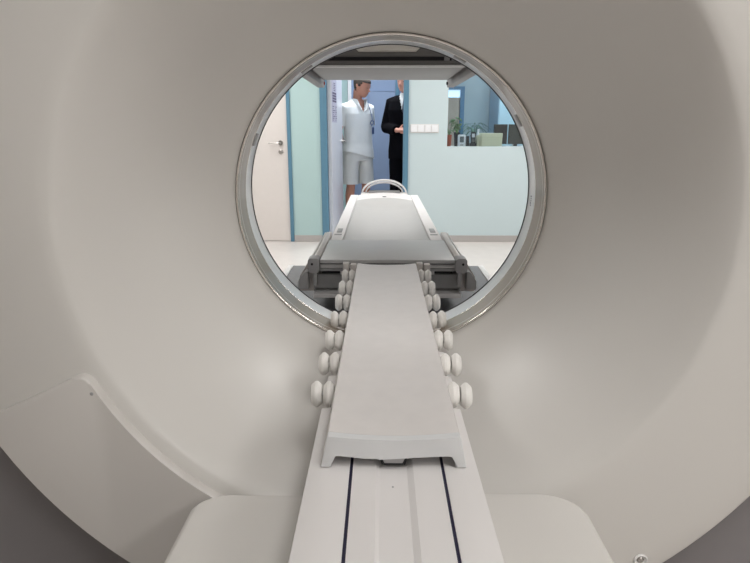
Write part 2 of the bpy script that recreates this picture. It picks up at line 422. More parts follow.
# small lug on the funnel, right of bed
def soft_block(pts, ztop, zbot, rad, n=5):
    bm = NB(); m = len(pts); P = [Vector(p) for p in pts]
    ar = sum(P[i].x*P[(i+1) % m].y-P[(i+1) % m].x*P[i].y for i in range(m))
    sg = 1 if ar > 0 else -1; nr = []
    for i in range(m):
        a = (P[i]-P[i-1]).normalized(); b = (P[(i+1) % m]-P[i]).normalized()
        na, nb = Vector((-a.y, a.x))*sg, Vector((-b.y, b.x))*sg
        k = na+nb; nr.append(k/max(.3, k.dot(na)))
    rings = [[bm.verts.new((p.x, p.y, zbot)) for p in P]]
    for j in range(n+1):
        t = PI/2*j/n; d = rad*(1-math.cos(t)); z = ztop-rad*(1-math.sin(t))
        rings.append([bm.verts.new((P[i].x+nr[i].x*d, P[i].y+nr[i].y*d, z)) for i in range(m)])
    for A, B_ in zip(rings, rings[1:]):
        for i in range(m): bm.faces.new((A[i], A[(i+1) % m], B_[(i+1) % m], B_[i]))
    bm.faces.new(rings[0]); bm.faces.new(rings[-1]); return bm
# foot covers flanking the bed
for s in (-1, 1):
    if s < 0: x0, x1 = -.312, -.108
    else: x0, x1 = .146, .339
    yc = .872 if s > 0 else .8635
    rc = .075 if s > 0 else .06
    if s < 0: prof = [(x1, .12), (x1, yc)]+[(x0+rc+rc*math.cos(R(q)), yc-rc*.8+rc*.8*math.sin(R(q))) for q in range(90, 181, 9)]+[(x0-.008, .12)]
    else: prof = [(x0, .12), (x0, yc)]+[(x1-rc+rc*math.cos(R(q)), yc-rc*.8+rc*.8*math.sin(R(q))) for q in range(90, -1, -9)]+[(x1+.004, .12)]
    G(obj('foot_cover', soft_block(prof, .60, .0, .012), 'shell', smooth=True, angle=50))

# ------------------------------------------------------------------ near bed with rollers and narrow cradle
BX = .0185
bd = thing('roller_bed', 'long white bed beam with roller pairs and narrow grey cradle through the bore', 'scanner bed', (BX, .75, 0))
def Bp(o, p=None):
    o.parent = p or bd
    o.matrix_parent_inverse = Matrix.Translation((-BX, -.75, 0)); return o
rows_y = [.955, 1.093, 1.233, 1.376, 1.525, 1.672, 1.815]
# beam outline with roller notches
GB = BX+.0058
L = [(BX-.1235, .1)]; 
for y in rows_y[:2]:
    L += [(BX-.1215, y-.03), (BX-.095, y-.03), (BX-.095, y+.03), (BX-.1215, y+.03)]
L += [(BX-.1215, 1.19), (BX-.088, 1.20), (BX-.088, 1.86)]
Rr = [(2*BX-x, y) for x, y in L][::-1]
gw = .002                                  # half width of the grooves
bm = NB()
prism(bm, [p for p in L]+[(GB-.0675, 1.86), (GB-.0675, .1)], .728, .702, 'Z', .003, 2)
Bp(obj('beam_side', bm, 'bedw', smooth=True, angle=40))
bm = NB()
prism(bm, [(GB+.0675, .1), (GB+.0675, 1.86)]+[p for p in Rr], .728, .702, 'Z', .003, 2)
Bp(obj('beam_side', bm, 'bedw', smooth=True, angle=40))
pts = [(GB-.0635, .702), (GB-.0635, .728), (GB-.0305, .728), (GB-.0255, .7235), (GB+.0145, .7235), (GB+.0230, .728), (GB+.0635, .728), (GB+.0635, .702)]
Bp(obj('beam_centre', prism(NB(), pts, .1, 1.86, 'Y'), 'bedw', smooth=True, angle=25))
bm = NB()
for s in (-1, 1):
    o = Bp(obj('groove_strip', box(NB(), GB+s*.0655-.0026, GB+s*.0655+.0026, .1, 1.86, .704, .7262), 'navy'))
bm.free()
Bp(obj('beam_core', box(NB(), BX-.12, BX+.12, .102, .90, .61, .7015), 'bedw'))
Bp(obj('beam_core', box(NB(), BX-.09, BX+.09, .12, .85, .0, .6095), 'bedw'))
Bp(obj('screw', lathe(NB(), [(0, .7242), (.0015, .7242), (.0015, .7225), (0, .7225)], (BX-.001, .70), 'Z', 10, closed=False), 'chassis'))
# cradle: shell with two legs and a sagging top
CX = .0192
hw = .0935
def crad_outline(dz=0, grow=0):
    n = 20; top = [(CX-hw-grow+2*(hw+grow)*i/n, .779-.006*(1-((i/n)*2-1)**2)+dz) for i in range(n+1)]
    right = [(CX+hw+.002, .776), (CX+hw+.0115, .729), (CX+hw-.004, .729), (CX+hw-.008, .7495), (CX+hw-.016, .7505)]
    mid = [(CX+.030, .7455), (CX+.021, .7445), (CX-.021, .7445), (CX-.024, .7420), (CX-.034, .7420), (CX-.037, .7455)]
    left = [(CX-hw+.016, .7505), (CX-hw+.008, .7495), (CX-hw+.004, .729), (CX-hw-.0115, .729), (CX-hw-.002, .776)]
    return top+right+mid+left
cd = Bp(obj('cradle', prism(NB(), crad_outline(), .752, 1.835, 'Y', .003, 3), 'cradle', smooth=True, angle=30))
fe = obj('end_cap', prism(NB(), crad_outline(), .738, .7515, 'Y', .0025, 2), 'cradle_end', smooth=True, angle=30); Bp(fe, cd); fe.parent = cd
fe.matrix_parent_inverse = Matrix.Identity(4)
def sub(o, p): o.parent = p; o.matrix_parent_inverse = Matrix.Identity(4); return o
bm = NB(); prism(bm, [(CX-.017, .7415), (CX+.017, .7415), (CX+.013, .7325), (CX-.013, .7325)], .744, .79, 'Y', .001, 1)
sub(obj('latch', bm, 'clamp'), cd)
bm = NB(); prism(bm, [(CX-.021, .7422), (CX+.021, .7422), (CX+.017, .7290), (CX-.017, .7290)], .7455, .80, 'Y')
sub(obj('latch_recess', bm, 'black'), cd)
def rollerbm(xc):
    w, r = .0095, .0232
    pr = [(0, xc-w*.8), (.005, xc-w*.8), (.007, xc-w), (.0165, xc-w), (.0178, xc-w+.0012), (r-.0008, xc-w*.36), (r, xc-w*.22), (r, xc+w*.22), (r-.0008, xc+w*.36), (.0178, xc+w-.0012), (.0165, xc+w), (.007, xc+w), (.005, xc+w*.8), (0, xc+w*.8)]
    return lathe(NB(), pr, (0, 0), 'X', 28, closed=False)
rr0 = obj('roller', rollerbm(0), 'roller', smooth=True, angle=28); Bp(rr0)
rr0.parent = bd; rr0.matrix_parent_inverse = Matrix.Identity(4)
ax0 = obj('axle', lathe(NB(), [(0, -.010), (.005, -.010), (.005, .024), (0, .024)], (0, 0), 'X', 12, closed=False), 'alu', bd, smooth=True)
first = True
for y in rows_y:
    for s in (-1, 1):
        for off in (.1115, .1335):
            o = rr0 if first else rr0.copy()
            if not first: C.objects.link(o)
            first = False
            o.location = (CX+s*off-BX, y-.75+random.uniform(-.003, .003), .739)
            o.rotation_euler = (0, 0, R(random.uniform(-2.5, 2.5)))
        a = ax0 if (y == rows_y[0] and s == -1) else ax0.copy()
        if a is not ax0: C.objects.link(a)
        a.location = (CX+s*.1225-BX-.007, y-.75, .739)
for s in (-1, 1):
    x0, x1 = sorted((CX+s*.098, CX+s*.143))
    xm = (x0+x1)/2
    Bp(obj('end_bracket', box(box(NB(), x0, xm-.002, 1.845, 1.872, .72, .776, .003), xm+.002, x1, 1.845, 1.872, .72, .772, .003), 'rail', smooth=True))

# ------------------------------------------------------------------ far patient table
PX = .0225
pt = thing('patient_table', 'patient table with wide grey pallet and white contoured head end beyond the bore', 'patient table', (PX, 2.9, 0))
def T(name, bm, m, par=None, smooth=True, angle=35):
    o = obj(name, bm, m, None, smooth=smooth, angle=angle)
    o.parent = par or pt
    o.matrix_parent_inverse = Matrix.Translation((-PX, -2.9, 0)) if par is None else Matrix.Identity(4)
    return o
T('pallet', box(NB(), PX-.224, PX+.224, 1.88, 2.236, .767, .780, .002), 'pallet')
T('pallet', box(NB(), PX-.21, PX+.21, 2.30, 3.82, .736, .747, .002), 'pallet')
# contoured white head section: sides + concave middle
def ins_w(y):   # outer half width
    return .221-.0*(y-2.24)
hs = T('head_section', NB(), 'white')
bm = NB()
y0, y1 = 2.238, 3.84
for s in (-1, 1):
    pts = [(PX+s*.222, .772), (PX+s*.219, .7805), (PX+s*.173, .7805), (PX+s*.168, .774), (PX+s*.168, .75), (PX+s*.222, .75)]
    prism(bm, pts, y0, y1, 'Y', .002, 2)
# far curved end lip
n = 24
t = bmesh.new()
for k in range(1): pass
t.free()
arch = [(PX-.168+.336*i/n, y1-.02+.0*i) for i in range(n+1)]
pts = [(PX-.168+.336*i/n, .779+.016*(1-(2*i/n-1)**2)) for i in range(n+1)]+[(PX+.168, .75), (PX-.168, .75)]
prism(bm, pts, y1-.30, y1, 'Y', .003, 2)
bpy.data.objects.remove(hs)
hs = T('head_section', bm, 'white')
# concave middle
bm = NB(); nx, ny = 24, 40; g = []
for j in range(ny+1):
    y = y0+(y1-.30-y0)*j/ny; row = []
    tt = j/ny
    dep = .026*min(1, (1-tt)/.16)*(min(1, tt/.02+.35))
    for i in range(nx+1):
        u = 2*i/nx-1; row.append(bm.verts.new((PX+.168*u, y, .7795+.016*max(0,tt-.8)/.2*(1-u*u)-dep*(1-abs(u)**2.6))))
    g.append(row)
for j in range(ny):
    for i in range(nx): bm.faces.new((g[j][i], g[j][i+1], g[j+1][i+1], g[j+1][i]))
T('head_trough', bm, 'pad', angle=60)
T('button', lathe(NB(), [(0, .7978), (.011, .7978), (.012, .7965), (.012, .786), (0, .786)], (PX-.001, y1-.25), 'Z', 16, closed=False), 'black', hs)
for s in (-1, 1):
    x = PX+s*.197
    T('badge', box(NB(), x-.011, x+.011, 2.40, 2.50, .780, .7815, .0005), 'badge', hs)
    T('button', box(NB(), x-.016, x+.014, 2.34, 2.365, .780, .7812, .0005), 'badge', hs)
# hoop behind head end
bm = NB(); W_, Hh = .150, .093
for (w1_, h1_, ya, yb, th) in ((.152, .094, 3.88, 3.93, .010), (.128, .076, 3.90, 3.955, .008)):
    o = [(PX+w1_*math.cos(PI*i/32), .782+h1_*math.sin(PI*i/32)) for i in range(33)]
    q = [(PX+(w1_-th)*math.cos(PI*i/32), .782+(h1_-th)*math.sin(PI*i/32)) for i in range(32, -1, -1)]
    prism(bm, o+q, ya, yb, 'Y', .002, 2)
hp = T('head_hoop', bm, 'white')
T('hoop_mount', box(NB(), PX-.155, PX+.155, 3.835, 3.96, .755, .787, .004), 'white')
T('hoop_pad', box(NB(), PX-.105, PX+.105, 3.87, 3.95, .786, .80, .005), 'detg')
for s in (-1, 1):
    def sx(a, b): return sorted((PX+s*a, PX+s*b))
    # side rail and sloping cover that narrows away from the bore
    x0, x1 = sx(.227, .250)
    T('side_rail', box(NB(), x0, x1, 1.93, 2.40, .735, .784, .004), 'rail')
    bm = NB()
    secs = [[(s*a+PX, y, z) for a, z in ((.252, .781), (.256, .781), (w_, z_), (w_, .66), (.252, .66))] for y, w_, z_ in ((1.925, .300, .712), (2.40, .262, .768))]
    A = [bm.verts.new(p) for p in secs[0]]; B2 = [bm.verts.new(p) for p in secs[1]]
    bm.faces.new(A); bm.faces.new(B2[::-1])
    for q in range(5): bm.faces.new((A[q], B2[q], B2[(q+1) % 5], A[(q+1) % 5]))
    T('sloping_cover', bm, 'rail', smooth=False)
    x0, x1 = sx(.226, .264)
    cb_ = T('clamp_block', prism(NB(), rrect(x0, x1, .737, .786, .010, 4), 1.87, 1.922, 'Y', .002, 2), 'clamp')
    x2, x3 = sx(.236, .248)
    T('post', box(NB(), x2, x3, 1.88, 1.91, .69, .7365, .001), 'chassis', cb_)
    T('pin', lathe(NB(), [(0, 1.868), (.004, 1.868), (.004, 1.872), (0, 1.872)], (PX+s*.250, .767), 'Y', 14, closed=False), 'black', cb_)
    pts = [(PX+s*.266, .738), (PX+s*.276, .738), (PX+s*.300, .706), (PX+s*.300, .676), (PX+s*.266, .676)]
    T('corner_block', prism(NB(), pts, 1.885, 1.920, 'Y', .003, 2), 'chassis')
T('cross_bar', box(NB(), PX-.225, PX+.225, 1.895, 1.925, .7485, .7625, .001), 'alu')
T('cross_bar', box(NB(), PX-.226, PX+.226, 1.893, 1.93, .738, .7475, .001), 'clamp')
T('edge_strip', box(NB(), PX-.224, PX+.224, 1.884, 1.90, .7635, .7665), 'black')
ch = T('chassis', box(box(NB(), PX-.251, PX+.251, 1.926, 3.0, .668, .720, .003), PX-.226, PX+.226, 1.96, 2.28, .72, .7655), 'chassis')
T('drive_slot', box(NB(), PX-.224, PX+.224, 1.935, 1.957, .7205, .737), 'black', ch)
for s in (-1, 1):
    for a in (.128, .150): x0, x1 = sorted((PX+s*a, PX+s*(a+.010))); T('guide_peg', box(NB(), x0, x1, 1.915, 1.934, .7208, .737), 'alu', ch)
T('cross_bar', box(NB(), PX-.25, PX+.25, 1.88, 1.96, .648, .662, .002), 'alu')
T('pedestal', box(NB(), PX-.17, PX+.17, 2.95, 3.55, .0, .735, .02, 3), 'white')
# cables/pipe under
# ------------------------------------------------------------------ gamma camera: ring + two heads
gc = thing('gamma_camera', 'grey detector heads on a ring, one head overhead and one low beyond the bore', 'gamma camera', (PX, 2.6, 0))
def D(name, bm, m, par=None, smooth=True, angle=35):
    o = obj(name, bm, m, None, smooth=smooth, angle=angle)
    o.parent = par or gc
    o.matrix_parent_inverse = Matrix.Translation((-PX, -2.6, 0)) if par is None else Matrix.Identity(4)
    return o
D('ring_frame', lathe(NB(), [(.78, 2.42), (.77, 2.44), (.77, 2.68), (.78, 2.70), (1.0, 2.70), (1.02, 2.68), (1.02, 2.44), (1.0, 2.42)], (PX, GZ), 'Y', 96), 'housing', angle=30)
D('foot', box(NB(), PX-.5, PX+.5, 2.40, 2.72, 0, .16, .01), 'housing')
uh = D('detector_head', box(NB(), PX-.30, PX+.30, 2.27, 2.83, 1.426, 1.62, .006), 'detd')
D('collimator', box(NB(), PX-.2835, PX+.2835, 2.262, 2.842, 1.420, 1.4265, .001), 'detg', uh)
D('head_trim', box(NB(), PX-.30, PX+.30, 2.240, 2.262, 1.4185, 1.4255, .002), 'alu', uh)
D('head_trim', box(NB(), PX-.30, PX+.30, 2.248, 2.266, 1.4275, 1.441, .002), 'detd', uh)
D('cooling_slot', box(NB(), PX-.29, PX+.29, 2.258, 2.269, 1.4412, 1.4545), 'black', uh)
for x in (.228, .255): D('slot_block', box(NB(), PX-.02+x, PX-.005+x+.004, 2.25, 2.262, 1.4412, 1.4545, .001), 'detg', uh)
D('head_back', box(NB(), PX-.28, PX+.28, 2.252, 2.80, 1.455, 1.70, .004), 'detd', uh)
pts = [(PX-.135, 1.60), (PX+.135, 1.60), (PX+.135, 1.50), (PX+.104, 1.471), (PX-.104, 1.471), (PX-.135, 1.50)]
D('rear_cap', prism(NB(), pts, 2.20, 2.254, 'Y', .004, 2), 'detc', uh)
D('mount_block', box(NB(), PX-.2, PX+.2, 2.44, 2.66, 1.70, 1.84, .006), 'detd')
for s in (-1, 1):
    x0, x1 = sorted((PX+s*.299, PX+s*.334))
    arm = D('guide_arm', box(NB(), x0, x1, 2.20, 2.985, 1.396, 1.431, .003), 'arm', uh)
    x0, x1 = sorted((PX+s*.2885, PX+s*.305))
    D('guide_lip', box(NB(), x0, x1, 2.22, 2.985, 1.4315, 1.45, .002), 'detg', uh)
    x0, x1 = sorted((PX+s*.293, PX+s*.3))
    D('arm_button', lathe(NB(), [(0, x0-.001), (.007, x0-.001), (.007, x1), (0, x1)], (2.95, 1.413), 'X', 16, closed=False), 'red' if s < 0 else 'black', uh)
lh = D('detector_head', box(NB(), PX-.46, PX+.46, 1.95, 2.66, .38, .58, .012, 3), 'low')
D('head_trim', box(NB(), PX-.455, PX-.43, 1.97, 2.64, .5805, .584, .001), 'alu', lh)
D('head_trim', box(NB(), PX+.43, PX+.455, 1.97, 2.64, .5805, .584, .001), 'alu', lh)
D('mount_block', box(NB(), PX-.2, PX+.2, 2.44, 2.66, .20, .385, .006), 'detd')

# ------------------------------------------------------------------ things on the control desk
SY, SZ = 6.56, 1.006
def small(name, label, cat, x, y=SY, rz=0, group=None, z=SZ): return thing(name, label, cat, (x, y, z), rz, group)
th = small('room_thermometer', 'white digital thermometer with grey display standing behind the control window', 'thermometer', .885)
obj('body', prism(NB(), rrect(-.042, .042, .0, .135, .014), -.016, .016, 'Y', .004, 2, True), 'switch', th, smooth=True)
obj('display', prism(NB(), rrect(-.022, .022, .052, .115, .004), -.0185, -.0155, 'Y'), 'lcd', th)
obj('button', box(NB(), -.018, .018, -.019, -.0155, .018, .03, .001), 'badge', th)
sp = small('desk_speaker', 'small black box between white thermometer and black telephone', 'speaker', .949)
obj('body', box(NB(), -.016, .016, -.03, .03, 0, .12, .004), 'phone', sp); obj('grille', box(NB(), -.011, .011, -.032, -.029, .02, .1, .001), 'mon', sp)
ph = small('desk_telephone', 'black cordless telephone upright in its charging cradle behind the control window', 'telephone', 1.01)
obj('charging_base', box(NB(), -.04, .04, -.04, .04, 0, .045, .008), 'phone', ph)
hs_ = obj('handset', prism(NB(), rrect(-.024, .024, .02, .165, .01), -.014, .012, 'Y', .003, 2, True), 'phone', ph, smooth=True)
obj('screen', box(NB(), -.016, .016, -.0165, -.0135, .105, .145, .001), 'card', hs_)
bm = NB()
for i in range(3):
    for j in range(3): box(bm, -.016+i*.012, -.008+i*.012, -.0165, -.0135, .055+j*.014, .064+j*.014, .001)
obj('keypad', bm, 'badge', hs_)
# cream box files
for i, (x0, x1, hh, lab) in enumerate(((1.045, 1.062, .12, 'thin cream folder standing left of the cream card box'), (1.068, 1.085, .13, 'second thin cream folder, touching the cream card box'))):
    f_ = small('paper_folder', lab, 'folder', (x0+x1)/2, SY+.02, group='cream folders on the control desk')
    obj('cover', box(NB(), -(x1-x0)/2, (x1-x0)/2, -.08, .08, 0, hh, .002), 'cream', f_); obj('pages', box(NB(), -(x1-x0)/2+.003, (x1-x0)/2-.003, -.0815, .0, .004, hh-.004), 'creamd', f_)
bx_ = small('card_box', 'low cream coloured card box beside the black monitors on the control desk', 'box', 1.21, SY+.02)
obj('body', box(NB(), -.118, .11, -.07, .07, 0, .095, .002), 'cream', bx_); obj('lid', box(NB(), -.12, .112, -.073, .073, .096, .15, .003), 'cream', bx_)
bt = small('spray_bottle', 'tiny pale bottle standing behind the cream card box', 'bottle', 1.09, SY+.16)
bm = lathe(NB(), [(0, 0), (.022, 0), (.024, .01), (.024, .12), (.01, .15), (.01, .17), (0, .17)], (0, 0), 'Z', 18, closed=False); obj('body', bm, 'switch', bt, smooth=True)
obj('cap', lathe(NB(), [(0, .171), (.012, .171), (.012, .195), (0, .195)], (0, 0), 'Z', 16, closed=False), 'card', bt)
for i, (x, w, lab, mm, rz) in enumerate(((1.345, .15, 'dark monitor nearest the cream card box', 'mon', 4), (1.52, .17, 'dark monitor with a greenish screen, nearer the bore edge', 'mon2', -8))):
    mo = small('computer_monitor', lab, 'monitor', x, SY+.2, R(rz), 'monitors on the control desk')
    obj('screen_housing', box(NB(), -w/2, w/2, -.02, .02, .03, .245, .004), 'mon', mo)
    obj('screen', box(NB(), -w/2+.008, w/2-.008, -.022, -.0195, .04, .235, .001), mm, mo)
    obj('stand', box(box(NB(), -.02, .02, -.01, .03, .004, .06), -.06, .06, -.06, .06, 0, .008, .002), 'mon', mo)
def leafmesh(bm, base, d, ln, w, droop):
    d = Vector(d).normalized(); s = d.cross(Vector((0, 0, 1))); s = s.normalized() if s.length > .01 else Vector((1, 0, 0))
    L_, R_ = [], []
    for i in range(7):
        t_ = i/6; p = Vector(base)+d*ln*t_+Vector((0, 0, -droop*t_*t_)); ww = w*math.sin(PI*min(1, t_*.93+.07))*.5+.0005
        L_.append(bm.verts.new(p-s*ww)); R_.append(bm.verts.new(p+s*ww+Vector((0, 0, .002))))
    for i in range(6): bm.faces.new((L_[i], R_[i], R_[i+1], L_[i+1]))
def plant(label, x, y, hpot, rp, ht, m, mp, n, ln, w):
    p = small('potted_plant', label, 'plant', x, y)
    po = obj('pot', lathe(NB(), [(0, 0), (rp*.7, 0), (rp, hpot), (rp*1.08, hpot), (rp*1.08, hpot+.008), (rp*.9, hpot+.008), (rp*.88, hpot-.006), (0, hpot-.006)], (0, 0), 'Z', 22, closed=False), mp, p, smooth=True)
    obj('soil', lathe(NB(), [(0, hpot-.004), (rp*.87, hpot-.004), (rp*.87, hpot-.008), (0, hpot-.008)], (0, 0), 'Z', 18, closed=False), 'soil', p)
    st = NB(); lf = NB()
    for i in range(n):
        a = random.uniform(0, 2*PI); hh = ht*random.uniform(.45, 1); rr = rp*random.uniform(.2, 1.4)
        top = (rr*math.cos(a), rr*math.sin(a), hpot+hh)
        tube(st, [(rp*.2*math.cos(a), rp*.2*math.sin(a), hpot-.006), (rr*.5*math.cos(a), rr*.5*math.sin(a), hpot+hh*.6), top], [.003, .0025, .0015], 6)
        for k in range(3):
            b = a+random.uniform(-1.2, 1.2); leafmesh(lf, top if k < 2 else (rr*.5*math.cos(a), rr*.5*math.sin(a), hpot+hh*.6), (math.cos(b), math.sin(b), random.uniform(.0, .9)), ln*random.uniform(.7, 1.1), w, ln*.7)
    obj('stem', st, m, p, smooth=True); o = obj('foliage', lf, m, p, smooth=True); o.modifiers.new('s', 'SOLIDIFY').thickness = .0012
    return p
plant('leafy green plant in a tall dark pot at the left end of the control window', .85, SY+.15, .15, .035, .16, 'leafg', 'pot', 9, .085, .034)
plant('dark spiky plant standing behind the telephone and folders', 1.08, SY+.36, .12, .05, .14, 'leafg2', 'pot', 14, .14, .012)
plant('small plant in an orange pot at the window corner', .745, SY-.02, .125, .028, .10, 'leafg', 'terra', 6, .05, .014)

# ------------------------------------------------------------------ people
def head_secs(z, cx=0, cy=0, s=1.0):
    # chin at z; face towards -Y
    S = [(0, -.045, .020, .022), (.012, -.040, .034, .040), (.03, -.030, .048, .058), (.055, -.018, .060, .078), (.085, -.008, .069, .090),
         (.115, -.002, .074, .097), (.145, .002, .077, .101), (.17, .004, .076, .100), (.195, .005, .068, .090), (.213, .006, .052, .070), (.225, .007, .030, .042), (.231, .007, .010, .012)]
    return [(z+a*s, cx, cy+b*s, c*s, d*s) for a, b, c, d in S]
def hand(bm, w, d, side, curl=.5, s=1.0):
    """palm and five bent fingers; w wrist, d pointing direction, side thumb direction"""
    w = Vector(w); d = Vector(d).normalized(); t = Vector(side); t = (t-d*t.dot(d)).normalized(); nrm = d.cross(t)
    tube(bm, [w-d*.01, w+d*.03*s, w+d*.065*s, w+d*.09*s], [(.021*s, .018*s), (.03*s, .017*s), (.036*s, .016*s), (.034*s, .013*s)], 12)
    for i, (o, ln) in enumerate(((.027, .072), (.009, .080), (-.009, .075), (-.027, .058))):
        b = w+d*.08*s+t*o*s; p1 = b+(d+t*o*2)*ln*.45*s; d2 = (d*(1-curl)+nrm*curl).normalized(); p2 = p1+d2*ln*.32*s
        d3 = (d*(1-2*curl)+nrm*2*curl).normalized() if curl < .9 else nrm; p3 = p2+d3*ln*.25*s
        tube(bm, [b-d*.02, b, p1, p2, p3], [.0085*s, .009*s, .0085*s, .0075*s, .006*s], 8)
    b = w+d*.025*s+t*.02*s; p1 = b+(d*.6+t*.8).normalized()*.04*s; p2 = p1+(d*.9+t*.3+nrm*.3).normalized()*.032*s
    tube(bm, [b-t*.01, b, p1, p2], [.011*s, .012*s, .010*s, .0075*s], 8)
def face_bits(root, body, z, cy, skin, tilt):
    pass
def make_person(label, loc, rz, cfg):
    p = thing('person', label, 'person', loc, rz)
    s = cfg['h']/1.78; sk = cfg['skin']
    def S(secs): return [tuple(v*s for v in q) for q in secs]
    def SP(l): return [tuple(v*s for v in q) for q in l]
    bm = NB()
    loft(bm, S([(.86, 0, .01, .13, .09), (.92, 0, .012, .165, .105), (1.0, 0, .01, .155, .10), (1.1, 0, 0, .14, .10), (1.2, 0, 0, .155, .105), (1.32, 0, .0, .17, .11), (1.4, 0, .005, .165, .10), (1.46, 0, .01, .12, .075), (1.5, 0, .01, .07, .055)]))
    # head on its neck, tilted forward
    hb = NB(); loft(hb, head_secs(0, 0, -.02), 28, 2.15)
    tube(hb, [(0, -.118, .118), (0, -.128, .098), (0, -.135, .082), (0, -.118, .076)], [(.006, .005), (.008, .007), (.012, .011), (.012, .006)], 8)   # nose
    tube(hb, [(-.045, -.103, .133), (0, -.116, .136), (.045, -.103, .133)], .008, 8)                                                       # brow
    for e in (-1, 1): tube(hb, [(e*.074, -.008, .08), (e*.083, -.002, .10), (e*.085, .006, .125), (e*.078, .0, .135)], [(.006, .010), (.008, .014), (.008, .016), (.004, .008)], 8)
    tube(hb, [(-.02, -.088, .045), (0, -.1, .047), (.02, -.088, .045)], .009, 8)
    HM = Matrix.Translation((0, -.01*s, 1.545*s)) @ Matrix.Rotation(cfg['yaw'], 4, 'Z') @ Matrix.Rotation(cfg['nod'], 4, 'X') @ Matrix.Scale(s, 4)
    merge(bm, hb, HM)
    tube(bm, SP([(0, .02, 1.44), (0, .012, 1.50), (0, 0, 1.56), (0, -.008, 1.62)]), [.062*s, .056*s, .055*s, .055*s], 16)
    for e in (-1, 1):
        hip, kn, an = (e*.09, .01, .90), (e*.11, .0, .49), (e*.12, .03, .085)
        tube(bm, SP([hip, (e*.1, .0, .75), (e*.108, -.005, .58), kn, (e*.115, .018, .38), (e*.118, .025, .22), an, (e*.12, .03, .05)]), [.085*s, .083*s, .063*s, .053*s, .056*s, .042*s, .034*s, .034*s], 14)
        tube(bm, SP([(e*.12, .06, .035), (e*.125, -.02, .04), (e*.135, -.1, .028), (e*.14, -.16, .022)]), [(.03*s, .03*s), (.038*s, .03*s), (.042*s, .022*s), (.03*s, .015*s)], 12)
        sh, el, wr = cfg['arms'][e]
        sh, el, wr = Vector(sh)*s, Vector(el)*s, Vector(wr)*s
        tube(bm, [(sh.x*.55, sh.y, sh.z+.005), sh, sh.lerp(el, .5), el, el.lerp(wr, .35), wr], [.055*s, .055*s, .046*s, .038*s, .039*s, .026*s], 14)
        hand(bm, wr, cfg['hdir'][e], cfg['thumb'][e], cfg.get('curl', .45), s)
    fused('body', bm, sk, p, .0075, 4)
    # eyes and mouth
    for e in (-1, 1):
        eb = NB(); bmesh.ops.create_uvsphere(eb, u_segments=14, v_segments=10, radius=.012); bmesh.ops.transform(eb, matrix=HM @ Matrix.Translation((e*.03, -.098, .118)), verts=eb.verts)
        ey = obj('eye', eb, 'eye', p, smooth=True)
        eb = NB(); bmesh.ops.create_uvsphere(eb, u_segments=12, v_segments=8, radius=.006); bmesh.ops.transform(eb, matrix=HM @ Matrix.Translation((e*.03, -.1065, .115)), verts=eb.verts)
        obj('iris', eb, 'iris', ey, smooth=True)
    mb = NB(); tube(mb, [(-.022, -.094, .0475), (0, -.1095, .048), (.022, -.094, .0475)], [(.002, .002), (.004, .0045), (.002, .002)], 8); bmesh.ops.transform(mb, matrix=HM, verts=mb.verts)
    obj('mouth', mb, 'lips', p, smooth=True)
    # hair
    hb = NB(); loft(hb, [(z, x, y+.004, rx+.009, ry+.008) for z, x, y, rx, ry in head_secs(0, 0, -.02)][2:-1]+[(.239, 0, -.014, .02, .03)], 32, 2.15)
    bmesh.ops.delete(hb, geom=[f for f in hb.faces if (lambda c: c.z < .165+(-c.y-.05)*.0 if c.y < -.06 else c.z < .165-(c.y+.06)*1.1)(f.calc_center_median())], context='FACES')
    bmesh.ops.transform(hb, matrix=HM, verts=hb.verts)
    ho = obj('hair', hb, cfg['hair'], p, smooth=True, angle=80); md = ho.modifiers.new('s', 'SOLIDIFY'); md.thickness = .008
    return p, s
def cloth_sleeve(bm, sh, el, wr, s, frac, r0, r1, drape=0):
    sh, el, wr = Vector(sh)*s, Vector(el)*s, Vector(wr)*s
    inn = Vector((sh.x*.5, sh.y, sh.z+.02))
    if frac <= 1:
        e = sh.lerp(el, frac); tube(bm, [inn, sh, sh.lerp(e, .5), e], [.062*s, r0*s, (r0*.5+r1*.5)*s, r1*s], 16)
    else:
        w = el.lerp(wr, frac-1); d = (el-sh).normalized(); d2 = (w-el).normalized()
        tube(bm, [inn, sh, sh.lerp(el, .5), el, el+d*.045], [.065*s, r0*s, (r0*.6+r1*.4)*s, r1*1.12*s, r1*.7*s], 16)
        tube(bm, [el-d2*.045, el, el.lerp(w, .5), w], [r1*.7*s, r1*1.12*s, r1*1.1*s, r1*s], 16)
# man in white: hands held behind his back
c1 = dict(h=1.83, skin='skin', hair='hair', yaw=R(28), nod=R(16), curl=.35,
          arms={-1: ((-.175, .02, 1.405), (-.215, .09, 1.14), (-.115, .195, 1.015)), 1: ((.175, .02, 1.405), (.215, .09, 1.14), (.06, .195, 1.01))},
          hdir={-1: (.9, .1, -.5), 1: (-.9, .1, -.4)}, thumb={-1: (0, 0, 1), 1: (0, 0, 1)})
MR = R(34)
m1, s = make_person('man in white polo shirt and shorts in the doorway, hands behind his back', (-.282, 7.38, 0), MR, c1)
bm = NB()
loft(bm, [tuple(v*s for v in q) for q in [(.74, 0, .012, .215, .150), (.90, 0, .012, .205, .143), (1.0, 0, .01, .186, .134), (1.12, 0, .0, .176, .128), (1.24, 0, -.002, .18, .128), (1.34, 0, 0, .19, .13), (1.42, 0, .005, .178, .112), (1.47, 0, .01, .12, .085), (1.495, 0, .01, .085, .075), (1.515, 0, .008, .075, .07)]], 32, 2.3)
for e in (-1, 1): cloth_sleeve(bm, *c1['arms'][e], s, .72, .064, .07)
def vcut(c):
    z = c.z/s
    return (z > 1.36 and c.y < 0 and abs(c.x) < (z-1.36)*.42) or z > 1.508 or z < .862-.24*c.x
fused('polo_shirt', bm, 'cloth', m1, .009, 3, vcut)
bm = NB()
